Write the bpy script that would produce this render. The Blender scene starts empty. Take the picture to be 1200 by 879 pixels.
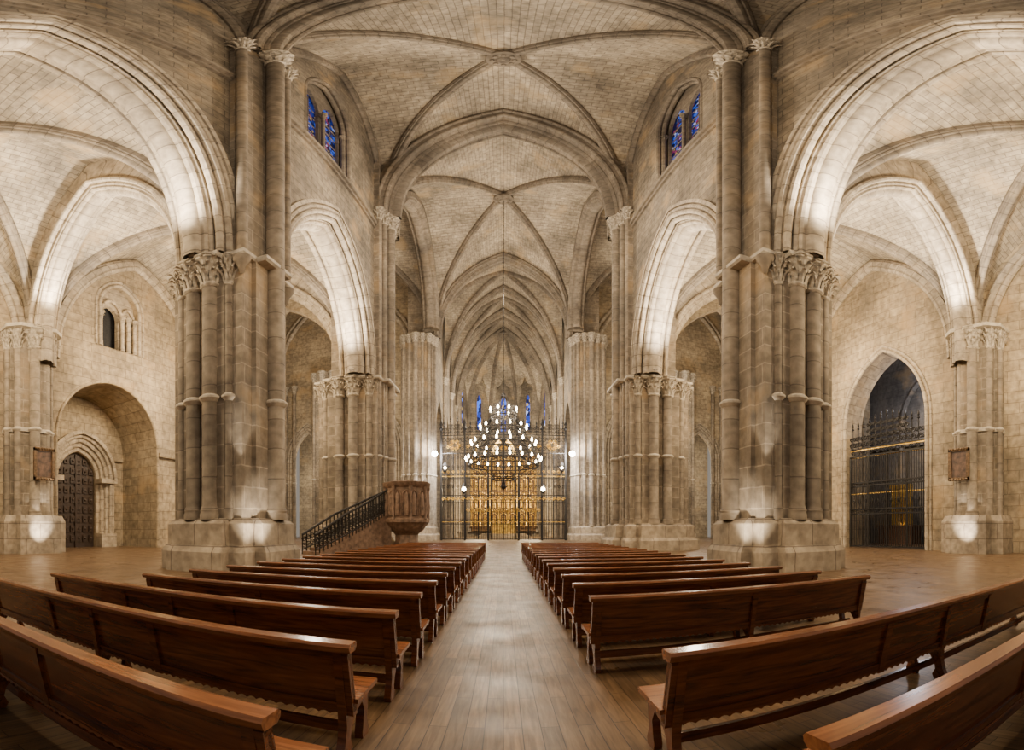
import bpy, math, random
from mathutils import Vector
pi=math.pi
random.seed(3)
sc=bpy.context.scene
col=sc.collection
Z=Vector((0,0,1))

# ------------------------------------------------------------------ materials
def newmat(name):
    m=bpy.data.materials.new(name); m.use_nodes=True
    nt=m.node_tree; b=nt.nodes['Principled BSDF']
    return m,nt,b
def rgb(c): return (c[0],c[1],c[2],1)
def stone(name,c1,c2,mortar,bw,bh,ms,bump=0.4,rough=0.85,stain=0.5,warm=(0.45,0.30,0.14),lo=.5,grey=.5):
    m,nt,b=newmat(name); N=nt.nodes; L=nt.links
    tc=N.new('ShaderNodeTexCoord')
    # slightly wobble the courses so the joints look hand laid
    wn=N.new('ShaderNodeTexNoise'); wn.inputs['Scale'].default_value=1.1; wn.inputs['Detail'].default_value=3; L.new(tc.outputs['UV'],wn.inputs['Vector'])
    wm=N.new('ShaderNodeVectorMath'); wm.operation='MULTIPLY_ADD'; L.new(wn.outputs['Color'],wm.inputs[0]); wm.inputs[1].default_value=(.16,.08,0); L.new(tc.outputs['UV'],wm.inputs[2])
    br=N.new('ShaderNodeTexBrick'); L.new(wm.outputs[0],br.inputs['Vector'])
    br.inputs['Scale'].default_value=1; br.inputs['Brick Width'].default_value=bw
    br.inputs['Row Height'].default_value=bh; br.inputs['Mortar Size'].default_value=ms
    br.inputs['Mortar Smooth'].default_value=0.1; br.inputs['Bias'].default_value=0.0
    br.inputs['Color1'].default_value=rgb(c1); br.inputs['Color2'].default_value=rgb(c2); br.inputs['Mortar'].default_value=rgb(mortar)
    def noise(scale,detail,loc=(0,0,0),sca=(1,1,1)):
        mp=N.new('ShaderNodeMapping'); mp.inputs['Location'].default_value=loc; mp.inputs['Scale'].default_value=sca
        L.new(tc.outputs['Object'],mp.inputs['Vector'])
        n=N.new('ShaderNodeTexNoise'); n.inputs['Scale'].default_value=scale; n.inputs['Detail'].default_value=detail; L.new(mp.outputs['Vector'],n.inputs['Vector']); return n
    def ramp(n,p0,c0,p1,c1_):
        r=N.new('ShaderNodeValToRGB'); e=r.color_ramp.elements; e[0].position=p0; e[1].position=p1; e[0].color=rgb(c0); e[1].color=rgb(c1_); L.new(n.outputs['Fac'],r.inputs['Fac']); return r
    def mix(a,bc,mode='MULTIPLY',fac=1):
        x=N.new('ShaderNodeMixRGB'); x.blend_type=mode
        if isinstance(fac,float) or isinstance(fac,int): x.inputs['Fac'].default_value=fac
        else: L.new(fac,x.inputs['Fac'])
        L.new(a,x.inputs['Color1'])
        if isinstance(bc,tuple): x.inputs['Color2'].default_value=rgb(bc)
        else: L.new(bc,x.inputs['Color2'])
        return x.outputs['Color']
    n1=noise(.22,7); n2=noise(2.4,9); n3=noise(.35,6,(31,7,13)); n4=noise(.5,7,(5,51,3),(1,1,.45))
    c=mix(br.outputs['Color'],ramp(n1,.35,(lo,lo*.98,lo*.96),.66,(1.14,1.12,1.08)).outputs['Color'])
    c=mix(c,ramp(n2,.3,(.58,.56,.54),.75,(1.26,1.25,1.22)).outputs['Color'],'MULTIPLY',.95)
    c=mix(c,warm,'MIX',ramp(n3,.56,(0,0,0),.68,(stain,stain,stain)).outputs['Color'])
    c=mix(c,(.185,.16,.13),'MIX',ramp(n4,.5,(0,0,0),.72,(grey,grey,grey)).outputs['Color'])
    L.new(c,b.inputs['Base Color'])
    b.inputs['Roughness'].default_value=rough
    ad=N.new('ShaderNodeMath'); ad.operation='MULTIPLY_ADD'; L.new(n2.outputs['Fac'],ad.inputs[0]); ad.inputs[1].default_value=.7
    sub=N.new('ShaderNodeMath'); sub.operation='SUBTRACT'; sub.inputs[0].default_value=1; L.new(br.outputs['Fac'],sub.inputs[1]); L.new(sub.outputs[0],ad.inputs[2])
    bp=N.new('ShaderNodeBump'); bp.inputs['Strength'].default_value=bump; bp.inputs['Distance'].default_value=.08
    L.new(ad.outputs[0],bp.inputs['Height']); L.new(bp.outputs['Normal'],b.inputs['Normal'])
    return m
def simple(name,c,rough=.5,metal=0,noise=0.3,scale=6,bump=.1,coat=0):
    m,nt,b=newmat(name); N=nt.nodes; L=nt.links
    tc=N.new('ShaderNodeTexCoord'); n=N.new('ShaderNodeTexNoise'); n.inputs['Scale'].default_value=scale; n.inputs['Detail'].default_value=6
    L.new(tc.outputs['Object'],n.inputs['Vector'])
    r=N.new('ShaderNodeValToRGB'); r.color_ramp.elements[0].position=.3; r.color_ramp.elements[1].position=.7
    r.color_ramp.elements[0].color=rgb([x*(1-noise) for x in c]); r.color_ramp.elements[1].color=rgb([min(1,x*(1+noise)) for x in c])
    L.new(n.outputs['Fac'],r.inputs['Fac']); L.new(r.outputs['Color'],b.inputs['Base Color'])
    b.inputs['Roughness'].default_value=rough; b.inputs['Metallic'].default_value=metal
    b.inputs['Coat Weight'].default_value=coat
    if bump:
        bp=N.new('ShaderNodeBump'); bp.inputs['Strength'].default_value=bump; bp.inputs['Distance'].default_value=.05
        L.new(n.outputs['Fac'],bp.inputs['Height']); L.new(bp.outputs['Normal'],b.inputs['Normal'])
    return m
def wood(name,ca,cb,rough=.25,coat=.4,sc_=(1.2,14,14)):
    m,nt,b=newmat(name); N=nt.nodes; L=nt.links
    tc=N.new('ShaderNodeTexCoord'); mp=N.new('ShaderNodeMapping'); mp.inputs['Scale'].default_value=sc_
    L.new(tc.outputs['Object'],mp.inputs['Vector'])
    n=N.new('ShaderNodeTexNoise'); n.inputs['Scale'].default_value=1.3; n.inputs['Detail'].default_value=7; n.inputs['Distortion'].default_value=1.2
    L.new(mp.outputs['Vector'],n.inputs['Vector'])
    r=N.new('ShaderNodeValToRGB'); r.color_ramp.elements[0].position=.3; r.color_ramp.elements[1].position=.72
    r.color_ramp.elements[0].color=rgb(ca); r.color_ramp.elements[1].color=rgb(cb)
    L.new(n.outputs['Fac'],r.inputs['Fac']); L.new(r.outputs['Color'],b.inputs['Base Color'])
    b.inputs['Roughness'].default_value=rough; b.inputs['Coat Weight'].default_value=coat; b.inputs['Coat Roughness'].default_value=.12
    return m
def emit(name,c,s):
    m,nt,b=newmat(name); b.inputs['Base Color'].default_value=rgb(c)
    b.inputs['Emission Color'].default_value=rgb(c); b.inputs['Emission Strength'].default_value=s
    return m
M_wall=stone('ashlar',(.31,.262,.195),(.225,.19,.147),(.13,.105,.08),1.35,.66,.026)
M_pier=stone('pier_stone',(.32,.268,.205),(.24,.20,.153),(.42,.36,.285),1.4,.8,.028)
M_shaft=stone('shaft_stone',(.33,.278,.213),(.272,.228,.178),(.17,.14,.11),30,1.2,.025,bump=.25,stain=.2,grey=.35)
M_web=stone('vault_web',(.48,.412,.315),(.38,.325,.248),(.24,.2,.155),.9,.36,.026,bump=.3,stain=.45,warm=(.50,.345,.17),grey=.3)
M_rib=stone('rib_stone',(.27,.228,.178),(.23,.193,.15),(.14,.115,.09),30,.9,.03,stain=.15)
M_arch=stone('arch_stone',(.47,.405,.318),(.38,.325,.252),(.22,.185,.145),30,.95,.03,stain=.1,lo=.7,grey=.2)
M_plast=stone('aisle_wall_stone',(.45,.368,.25),(.37,.30,.208),(.24,.19,.13),1.7,.8,.026,bump=.35,stain=.5,lo=.6,grey=.35)
M_base=stone('plinth_stone',(.44,.375,.29),(.36,.303,.237),(.20,.16,.125),2.0,1.0,.025,bump=.3,stain=.2,grey=.25)
M_cap=simple('carved_stone',(.38,.325,.248),.85,0,.5,5,.7)
M_ring=simple('pale_ring_stone',(.44,.385,.305),.8,0,.2,5,.2)
M_iron=simple('wrought_iron',(.028,.025,.023),.5,.6,.3,8,.1)
M_gold=simple('gilded',(.74,.44,.11),.33,.75,.5,3,.5)
M_golddark=simple('old_gilding',(.15,.08,.028),.5,.4,.7,2.2,.8)
M_frame=simple('dark_gilded_frame',(.12,.07,.032),.45,.3,.5,6,.6)
M_bench=wood('bench_wood',(.048,.013,.005),(.225,.066,.020),.22,.5)
M_benchtop=wood('bench_rail_wood',(.11,.035,.012),(.31,.112,.036),.25,.5)
M_door=wood('door_wood',(.018,.011,.008),(.055,.032,.02),.5,.1,(6,6,1))
M_dark=simple('dark_void',(.02,.02,.023),.9)
M_bulb=emit('lamp_glow',(1,.83,.58),40)
M_white=emit('flood_glow',(1,.95,.88),45)
M_lens=emit('lens_glow',(1,.9,.75),4)
M_box=simple('lamp_housing',(.22,.18,.14),.6)
M_picture=simple('old_painting',(.09,.05,.03),.35,0,.8,3,.0)
M_table=simple('dark_altar_wood',(.12,.06,.035),.6)
def floormat():
    m,nt,b=newmat('plank_floor'); N=nt.nodes; L=nt.links
    tc=N.new('ShaderNodeTexCoord')
    br=N.new('ShaderNodeTexBrick'); L.new(tc.outputs['UV'],br.inputs['Vector'])
    for k,v in (('Scale',1),('Brick Width',1.3),('Row Height',.14),('Mortar Size',.004),('Mortar Smooth',.2)): br.inputs[k].default_value=v
    br.inputs['Color1'].default_value=(.175,.108,.056,1); br.inputs['Color2'].default_value=(.098,.061,.033,1); br.inputs['Mortar'].default_value=(.03,.02,.014,1)
    mp=N.new('ShaderNodeMapping'); mp.inputs['Scale'].default_value=(1.2,14,1); L.new(tc.outputs['UV'],mp.inputs['Vector'])
    n=N.new('ShaderNodeTexNoise'); n.inputs['Scale'].default_value=2; n.inputs['Detail'].default_value=7; n.inputs['Distortion'].default_value=.8; L.new(mp.outputs['Vector'],n.inputs['Vector'])
    r=N.new('ShaderNodeValToRGB'); r.color_ramp.elements[0].position=.3; r.color_ramp.elements[1].position=.7
    r.color_ramp.elements[0].color=(.6,.58,.55,1); r.color_ramp.elements[1].color=(1.3,1.28,1.25,1); L.new(n.outputs['Fac'],r.inputs['Fac'])
    mx=N.new('ShaderNodeMixRGB'); mx.blend_type='MULTIPLY'; mx.inputs['Fac'].default_value=1
    L.new(br.outputs['Color'],mx.inputs['Color1']); L.new(r.outputs['Color'],mx.inputs['Color2'])
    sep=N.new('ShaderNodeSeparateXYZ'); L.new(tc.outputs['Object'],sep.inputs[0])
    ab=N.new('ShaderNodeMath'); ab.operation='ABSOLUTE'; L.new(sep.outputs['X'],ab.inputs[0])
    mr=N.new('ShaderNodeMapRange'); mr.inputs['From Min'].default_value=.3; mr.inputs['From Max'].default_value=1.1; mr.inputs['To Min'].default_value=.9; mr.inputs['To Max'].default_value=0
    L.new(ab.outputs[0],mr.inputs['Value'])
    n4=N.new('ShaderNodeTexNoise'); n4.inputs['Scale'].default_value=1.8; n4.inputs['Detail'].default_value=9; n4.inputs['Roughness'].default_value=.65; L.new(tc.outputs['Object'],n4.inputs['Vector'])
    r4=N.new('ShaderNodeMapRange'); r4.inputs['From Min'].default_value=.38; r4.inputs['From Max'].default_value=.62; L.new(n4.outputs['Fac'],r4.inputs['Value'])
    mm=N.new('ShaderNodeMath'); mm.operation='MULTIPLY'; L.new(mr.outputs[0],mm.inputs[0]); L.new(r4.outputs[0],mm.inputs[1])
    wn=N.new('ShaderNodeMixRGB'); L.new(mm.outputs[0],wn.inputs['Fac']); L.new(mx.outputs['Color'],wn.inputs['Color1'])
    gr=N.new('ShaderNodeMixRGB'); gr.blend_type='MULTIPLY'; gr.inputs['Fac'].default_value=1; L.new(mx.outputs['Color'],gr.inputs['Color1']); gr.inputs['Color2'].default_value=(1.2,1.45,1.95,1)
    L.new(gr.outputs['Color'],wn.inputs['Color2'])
    L.new(wn.outputs['Color'],b.inputs['Base Color'])
    n2=N.new('ShaderNodeTexNoise'); n2.inputs['Scale'].default_value=1.3; n2.inputs['Detail'].default_value=6; L.new(tc.outputs['Object'],n2.inputs['Vector'])
    m2=N.new('ShaderNodeMapRange'); m2.inputs['From Min'].default_value=.3; m2.inputs['From Max'].default_value=.7; m2.inputs['To Min'].default_value=.26; m2.inputs['To Max'].default_value=.48; L.new(n2.outputs['Fac'],m2.inputs['Value'])
    ma=N.new('ShaderNodeMath'); ma.operation='MULTIPLY_ADD'; L.new(mr.outputs[0],ma.inputs[0]); ma.inputs[1].default_value=.12; L.new(m2.outputs[0],ma.inputs[2]); L.new(ma.outputs[0],b.inputs['Roughness'])
    b.inputs['Specular IOR Level'].default_value=.38
    bp=N.new('ShaderNodeBump'); bp.inputs['Strength'].default_value=.25; bp.inputs['Distance'].default_value=.01
    sb=N.new('ShaderNodeMath'); sb.operation='SUBTRACT'; sb.inputs[0].default_value=1; L.new(br.outputs['Fac'],sb.inputs[1]); L.new(sb.outputs[0],bp.inputs['Height']); L.new(bp.outputs['Normal'],b.inputs['Normal'])
    return m
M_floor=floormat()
def glassmat(name,s=1.2,sc_=1.6,red=True):
    m,nt,b=newmat(name); N=nt.nodes; L=nt.links
    tc=N.new('ShaderNodeTexCoord'); v=N.new('ShaderNodeTexVoronoi'); v.inputs['Scale'].default_value=sc_; L.new(tc.outputs['Object'],v.inputs['Vector'])
    sep=N.new('ShaderNodeSeparateColor'); L.new(v.outputs['Color'],sep.inputs[0])
    r=N.new('ShaderNodeValToRGB'); r.color_ramp.interpolation='CONSTANT'
    rd=(.16,.02,.07) if red else (.02,.05,.3)
    cs=[(0,(.004,.006,.03)),(.4,(.010,.02,.15)),(.58,(.02,.07,.42)),(.7,rd),(.78,(.012,.02,.12)),(.9,(.22,.26,.45)),(.95,(.2,.14,.05))]
    el=r.color_ramp.elements; el[0].position=0; el[0].color=rgb(cs[0][1]); el[1].position=.4; el[1].color=rgb(cs[1][1])
    for p,c in cs[2:]:
        e=el.new(p); e.color=rgb(c)
    L.new(sep.outputs[0],r.inputs['Fac'])
    L.new(r.outputs['Color'],b.inputs['Base Color']); L.new(r.outputs['Color'],b.inputs['Emission Color']); b.inputs['Emission Strength'].default_value=s
    b.inputs['Roughness'].default_value=.2
    return m
M_glass=glassmat('stained_glass',1.0,3.2)
M_glass2=glassmat('apse_stained_glass',3.5,1.3,False)

# ------------------------------------------------------------------ mesh builder
class MB:
    def __init__(s): s.v=[]; s.f=[]; s.uv=[]
    def add(s,vs,fs,uvs=None):
        o=len(s.v); s.v+= [tuple(p) for p in vs]
        for i,f in enumerate(fs):
            s.f.append([o+k for k in f]); s.uv.append(uvs[i] if uvs else None)
    def box(s,x0,x1,y0,y1,z0,z1):
        v=[(x0,y0,z0),(x1,y0,z0),(x1,y1,z0),(x0,y1,z0),(x0,y0,z1),(x1,y0,z1),(x1,y1,z1),(x0,y1,z1)]
        s.add(v,[(0,3,2,1),(4,5,6,7),(0,1,5,4),(1,2,6,5),(2,3,7,6),(3,0,4,7)])
    def lathe(s,cx,cy,prof,n=14,rot=0,cap=True):
        v=[];f=[];uv=[]
        for r,z in prof:
            for i in range(n):
                a=2*pi*i/n+rot; v.append((cx+r*math.cos(a),cy+r*math.sin(a),z))
        R=max(p[0] for p in prof)
        for k in range(len(prof)-1):
            for i in range(n):
                j=(i+1)%n; f.append((k*n+i,k*n+j,(k+1)*n+j,(k+1)*n+i))
                u0=2*pi*i/n*R;u1=2*pi*(i+1)/n*R;z0=prof[k][1];z1=prof[k+1][1]
                uv.append([(u0,z0),(u1,z0),(u1,z1),(u0,z1)])
        if cap:
            f.append(tuple(reversed(range(n)))); uv.append([(v[i][0],v[i][1]) for i in reversed(range(n))])
            b=(len(prof)-1)*n; f.append(tuple(range(b,b+n))); uv.append([(v[b+i][0],v[b+i][1]) for i in range(n)])
        s.add(v,f,uv)
    def prism(s,poly,z0,z1,sc0=1,sc1=1):
        n=len(poly); v=[(x*sc0,y*sc0,z0) for x,y in poly]+[(x*sc1,y*sc1,z1) for x,y in poly]
        f=[tuple(reversed(range(n))),tuple(range(n,2*n))]+[(i,(i+1)%n,n+(i+1)%n,n+i) for i in range(n)]
        s.add(v,f)
    def extr(s,poly,fn,d0,d1):
        n=len(poly); v=[fn(a,b,d0) for a,b in poly]+[fn(a,b,d1) for a,b in poly]
        f=[tuple(reversed(range(n))),tuple(range(n,2*n))]+[(i,(i+1)%n,n+(i+1)%n,n+i) for i in range(n)]
        s.add(v,f)
    def tube(s,pts,r,n=6,closed=False):
        P=[Vector(p) for p in pts]; m=len(P); v=[];f=[]
        for k in range(m):
            a=P[(k-1)%m] if (closed or k>0) else P[k]; b=P[(k+1)%m] if (closed or k<m-1) else P[k]
            t=(b-a).normalized(); ref=Z if abs(t.z)<.9 else Vector((1,0,0))
            u=t.cross(ref).normalized(); w=u.cross(t)
            for i in range(n):
                an=2*pi*i/n; v.append(P[k]+u*(r*math.cos(an))+w*(r*math.sin(an)))
        for k in range(m if closed else m-1):
            q=(k+1)%m
            for i in range(n):
                j=(i+1)%n; f.append((k*n+i,k*n+j,q*n+j,q*n+i))
        s.add(v,f)
    def sphere(s,c,r,n=8,m=5):
        prof=[(max(.001,r*math.sin(pi*k/m)),c[2]-r*math.cos(pi*k/m)) for k in range(m+1)]
        s.lathe(c[0],c[1],prof,n,cap=False)
    def sweep(s,pts,Ns,dd,sec):
        n=len(sec); v=[];f=[];uv=[]
        L=[0]
        for k in range(1,len(pts)): L.append(L[-1]+(pts[k]-pts[k-1]).length)
        D=[0]
        for i in range(n):
            j=(i+1)%n; D.append(D[-1]+math.hypot(sec[i][0]-sec[j][0],sec[i][1]-sec[j][1]))
        for k,p in enumerate(pts):
            for r,d in sec: v.append(p+Ns[k]*r+dd*d)
        for k in range(len(pts)-1):
            for i in range(n):
                j=(i+1)%n; f.append((k*n+i,k*n+j,(k+1)*n+j,(k+1)*n+i))
                uv.append([(D[i],L[k]),(D[i+1],L[k]),(D[i+1],L[k+1]),(D[i],L[k+1])])
        s.add(v,f,uv)
    def mesh(s,name,mat,angle=35):
        me=bpy.data.meshes.new(name); me.from_pydata(s.v,[],s.f); me.update()
        ul=me.uv_layers.new(name='UVMap').data
        for p,u in zip(me.polygons,s.uv):
            n=p.normal
            for k,li in enumerate(p.loop_indices):
                if u: ul[li].uv=u[k]
                else:
                    c=me.vertices[me.loops[li].vertex_index].co
                    if abs(n.z)>.8: ul[li].uv=(c.x,c.y)
                    elif abs(n.x)>abs(n.y): ul[li].uv=(c.y,c.z)
                    else: ul[li].uv=(c.x,c.z)
            p.use_smooth=True
        try: me.set_sharp_from_angle(angle=math.radians(angle))
        except Exception: pass
        me.materials.append(mat)
        return me
    def obj(s,name,mat,parent=None,loc=(0,0,0),rz=0,angle=35,**kw):
        o=bpy.data.objects.new(name,s.mesh(name,mat,angle)); col.objects.link(o)
        o.location=loc; o.rotation_euler=(0,0,rz)
        if parent: o.parent=parent
        for k,v in kw.items(): o[k]=v
        return o
def struct(mb,name,mat,label,**k):
    return mb.obj(name,mat,kind='structure',label=label,category=name.split('_')[0],**k)
def empty(name,loc,label,cat,rz=0,group=None):
    o=bpy.data.objects.new(name,None); col.objects.link(o); o.location=loc; o.rotation_euler=(0,0,rz); o.empty_display_size=.2
    o['label']=label; o['category']=cat
    if group: o['group']=group
    return o
def copytree(o,parent=None):
    c=o.copy(); col.objects.link(c)
    if parent:
        c.parent=parent
    for ch in list(o.children): copytree(ch,c)
    return c
trimn=[0]
def trimname():
    trimn[0]+=1; return 'trim_%d'%trimn[0]

# ------------------------------------------------------------------ arches
def RR(a,h): return (a*a+h*h)/(2*a)
def P(x,a,h):
    R=RR(a,h); return math.sqrt(max(0,R*R-(abs(x)+R-a)**2))
def axs(a,h,n=12):
    R=RR(a,h); pm=math.asin(min(1,h/R)); 
    return [(R*math.cos(pm*k/n)-(R-a),R*math.sin(pm*k/n),math.cos(pm*k/n),math.sin(pm*k/n)) for k in range(n+1)]
def archpath(o,dh,a,spring,h,n=12,leg=None):
    o=Vector(o);dh=Vector(dh); A=axs(a,h,n); pts=[];Ns=[]
    if leg is not None: pts.append(o-dh*a+Z*leg); Ns.append(-dh)
    for x,z,c,s_ in A[:-1]:
        pts.append(o-dh*x+Z*(spring+z)); Ns.append(-dh*c+Z*s_)
    pts.append(o+Z*(spring+h)); Ns.append(Z/max(.3,A[-1][3]))
    for x,z,c,s_ in reversed(A[:-1]):
        pts.append(o+dh*x+Z*(spring+z)); Ns.append(dh*c+Z*s_)
    if leg is not None: pts.append(o+dh*a+Z*leg); Ns.append(dh)
    return pts,Ns
def rect(r0,r1,d0,d1): return [(r0,d0),(r1,d0),(r1,d1),(r0,d1)]
def roll(r,d,rad,n=8): return [(r+rad*math.cos(2*pi*i/n),d+rad*math.sin(2*pi*i/n)) for i in range(n)]
def moulded(w,dep,up=.3):
    h=w/2
    return [(up,-h),(-dep*.25,-h),(-dep*.35,-h*.86),(-dep*.5,-h*.9),(-dep*.62,-h*.78),(-dep*.62,-h*.55),(-dep*.8,-h*.5),(-dep*.93,-h*.36),(-dep,-h*.2),
            (-dep,h*.2),(-dep*.93,h*.36),(-dep*.8,h*.5),(-dep*.62,h*.55),(-dep*.62,h*.78),(-dep*.5,h*.9),(-dep*.35,h*.86),(-dep*.25,h),(up,h)]
def arch(mb,o,dh,dd,a,spring,h,secs,n=12,leg=None):
    pts,Ns=archpath(o,dh,a,spring,h,n,leg)
    for s_ in secs: mb.sweep(pts,Ns,Vector(dd),s_)
def panel(mb,o,dh,nb,s0,s1,z0,z1,th,ops=(),n=12):
    o=Vector(o);dh=Vector(dh);nb=Vector(nb)
    S={s0,s1}
    for c,a,sill,sp,h in ops:
        for x,_,_,_ in axs(a,h,n): S.add(round(c+x,5));S.add(round(c-x,5))
    S=sorted(x for x in S if s0-1e-6<=x<=s1+1e-6)
    def pt(s_,z,d): return o+dh*s_+Z*z+nb*d
    def q(a,b,c,d,uv): mb.add([a,b,c,d],[(0,1,2,3)],[uv])
    def face(sa,sb,za0,zb0,za1,zb1):
        for d in (0,th):
            q(pt(sa,za0,d),pt(sb,zb0,d),pt(sb,zb1,d),pt(sa,za1,d),[(sa,za0),(sb,zb0),(sb,zb1),(sa,za1)])
    for a_,b_ in zip(S[:-1],S[1:]):
        m=(a_+b_)/2; op=None
        for o_ in ops:
            if abs(m-o_[0])<o_[1]: op=o_
        if not op: face(a_,b_,z0,z0,z1,z1)
        else:
            c,a,sill,sp,h=op
            if sill>z0:
                face(a_,b_,z0,z0,sill,sill); q(pt(a_,sill,0),pt(b_,sill,0),pt(b_,sill,th),pt(a_,sill,th),[(a_,0),(b_,0),(b_,th),(a_,th)])
            za=sp+P(a_-c,a,h); zb=sp+P(b_-c,a,h)
            face(a_,b_,za,zb,z1,z1)
            q(pt(a_,za,0),pt(b_,zb,0),pt(b_,zb,th),pt(a_,za,th),[(0,za),(0,zb),(th,zb),(th,za)])
    for c,a,sill,sp,h in ops:
        for e in (c-a,c+a):
            q(pt(e,sill,0),pt(e,sill,th),pt(e,sp,th),pt(e,sp,0),[(0,sill),(th,sill),(th,sp),(0,sp)])
    for e in (s0,s1):
        q(pt(e,z0,0),pt(e,z0,th),pt(e,z1,th),pt(e,z1,0),[(0,z0),(th,z0),(th,z1),(0,z1)])
    q(pt(s0,z1,0),pt(s1,z1,0),pt(s1,z1,th),pt(s0,z1,th),[(0,0),(1,0),(1,1),(0,1)])

def vault(mb,cx,cy,a,b,s0,s1,crown,dome=.6,n=12):
    h=crown-(s0+s1)/2; A=axs(a,h,n); T=[x/a for x,_,_,_ in reversed(A)]; T[0]=0.0
    F=lambda t: P(t*a,a,h)/h
    arc=[0]
    for k in range(1,len(T)): arc.append(arc[-1]+math.hypot((T[k]-T[k-1])*a,(F(T[k])-F(T[k-1]))*h))
    def pos(p,q):
        y=cy+b*q; sp=s0+(s1-s0)*(q+1)/2; mi=min(abs(p),abs(q)); mx=max(abs(p),abs(q))
        return Vector((cx+a*p,y,sp+(crown-sp)*F(mi)+dome*(1-mx*mx)))
    for kind in (0,1):
        for sg in (-1,1):
            vid={};vs=[];fs=[];uvs=[]
            def V(i,j):
                if (i,j) not in vid:
                    u=T[abs(i)]*(1 if i>=0 else -1); w=T[j]*sg
                    vs.append(pos(u,w) if kind==0 else pos(w,u)); vid[(i,j)]=len(vs)-1
                return vid[(i,j)]
            def UV(i,j): return (T[j]*sg*(b if kind==0 else a), arc[abs(i)]*(1 if i>=0 else -1)+100)
            for j in range(n):
                for i in range(-j,j):
                    c=[(i,j),(i+1,j),(i+1,j+1),(i,j+1)]; fs.append([V(*k) for k in c]); uvs.append([UV(*k) for k in c])
                for c in ([(j,j),(j+1,j+1),(j,j+1)],[(-j,j),(-j,j+1),(-j-1,j+1)]):
                    fs.append([V(*k) for k in c]); uvs.append([UV(*k) for k in c])
            mb.add(vs,fs,uvs)
    return pos,T
def diag(mb,pos,T,w=.7,dep=.6):
    ts=[-t for t in reversed(T)]+T[1:]
    for sg in (1,-1):
        pts=[pos(t,t*sg) for t in ts]
        d=(pts[-1]-pts[0]); d.z=0; d.normalize(); dd=Vector((-d.y,d.x,0))
        Ns=[]
        for k in range(len(pts)):
            t=(pts[min(k+1,len(pts)-1)]-pts[max(k-1,0)]).normalized(); nn=dd.cross(t)
            if nn.z<0: nn=-nn
            Ns.append(nn)
        Ns[0]=-d; Ns[-1]=d
        mb.sweep(pts,Ns,dd,moulded(w,dep,.15))
def boss(mb,c,r):
    prof=[(.02,c[2]-.55),(r*.35,c[2]-.6),(r*.45,c[2]-.45),(r*.7,c[2]-.5),(r,c[2]-.3),(r,c[2]),(r*.7,c[2]+.3)]
    mb.lathe(c[0],c[1],prof,20)
    for k in range(8):
        a=k*pi/4; mb.sphere((c[0]+r*.62*math.cos(a),c[1]+r*.62*math.sin(a),c[2]-.5),r*.17,6,4)

# ------------------------------------------------------------------ capitals and shafts
def leaf(mb,cx,cy,ang,z,r,h,w):
    ca,sa=math.cos(ang),math.sin(ang); rows=[(0,0,.55),(.35,.10,.9),(.65,.25,1.),(.9,.6,.8),(1.0,.95,.55),(.8,1.15,.2)]
    v=[]
    for t,o,ww in rows:
        for e in (-1,0,1):
            rad=r+o*h*.6+(.09*h if e==0 else 0); tt=e*w*ww/2
            v.append((cx+ca*rad-sa*tt,cy+sa*rad+ca*tt,z+h*t))
    f=[]
    for k in range(len(rows)-1):
        for e in (0,1): f.append((k*3+e,k*3+e+1,k*3+e+4,k*3+e+3))
    mb.add(v,f)
def capital(mb,x,y,z0,z1,r,nl=8):
    H=z1-z0
    mb.lathe(x,y,[(r*1.0,z0-.02),(r*1.22,z0+.04*H),(r*1.22,z0+.09*H),(r*1.02,z0+.13*H),(r*1.05,z0+.45*H),(r*1.3,z0+.7*H),(r*1.7,z0+.84*H)],14)
    for k in range(nl): leaf(mb,x,y,2*pi*k/nl,z0+.10*H,r*1.03,H*.36,r*.75)
    for k in range(nl): leaf(mb,x,y,2*pi*(k+.5)/nl,z0+.32*H,r*1.12,H*.36,r*.8)
    for k in range(nl): leaf(mb,x,y,2*pi*k/nl,z0+.52*H,r*1.3,H*.34,r*.75)
    mb.lathe(x,y,[(r*1.55,z0+.83*H),(r*1.85,z0+.88*H),(r*1.85,z0+.93*H),(r*2.05,z0+.95*H),(r*2.05,z1)],8,pi/8)
def shaft(mb,x,y,z0,z1,r,rings=(),base=True,corbel=False):
    if corbel: prof=[(.03,z0-.9),(r*.5,z0-.8),(r*.7,z0-.5),(r*1.5,z0-.2),(r*1.6,z0),(r,z0+.1)]
    elif base: prof=[(r*1.28,z0),(r*1.28,z0+.2),(r*1.18,z0+.28),(r*1.24,z0+.36),(r*1.1,z0+.46),(r,z0+.52)]
    else: prof=[(r,z0)]
    prof+=[(r,z1)]
    mb.lathe(x,y,prof,16)
def ringpart(x,y,q,r,root):
    m=MB(); m.lathe(x,y,[(r*.98,q-.12),(r+.05,q-.07),(r+.08,q-.02),(r+.12,q+.02),(r+.12,q+.1),(r+.05,q+.15),(r*.98,q+.2)],16); m.obj('shaft_ring',M_ring,root)
def stepped(h,m,a):
    q=[(h,a),(m,a),(m,m),(a,m),(a,h)]
    out=list(q); out+=[(-x,y) for x,y in reversed(q)]; out+=[(-x,-y) for x,y in q]; out+=[(x,-y) for x,y in reversed(q)]
    return out
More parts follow.
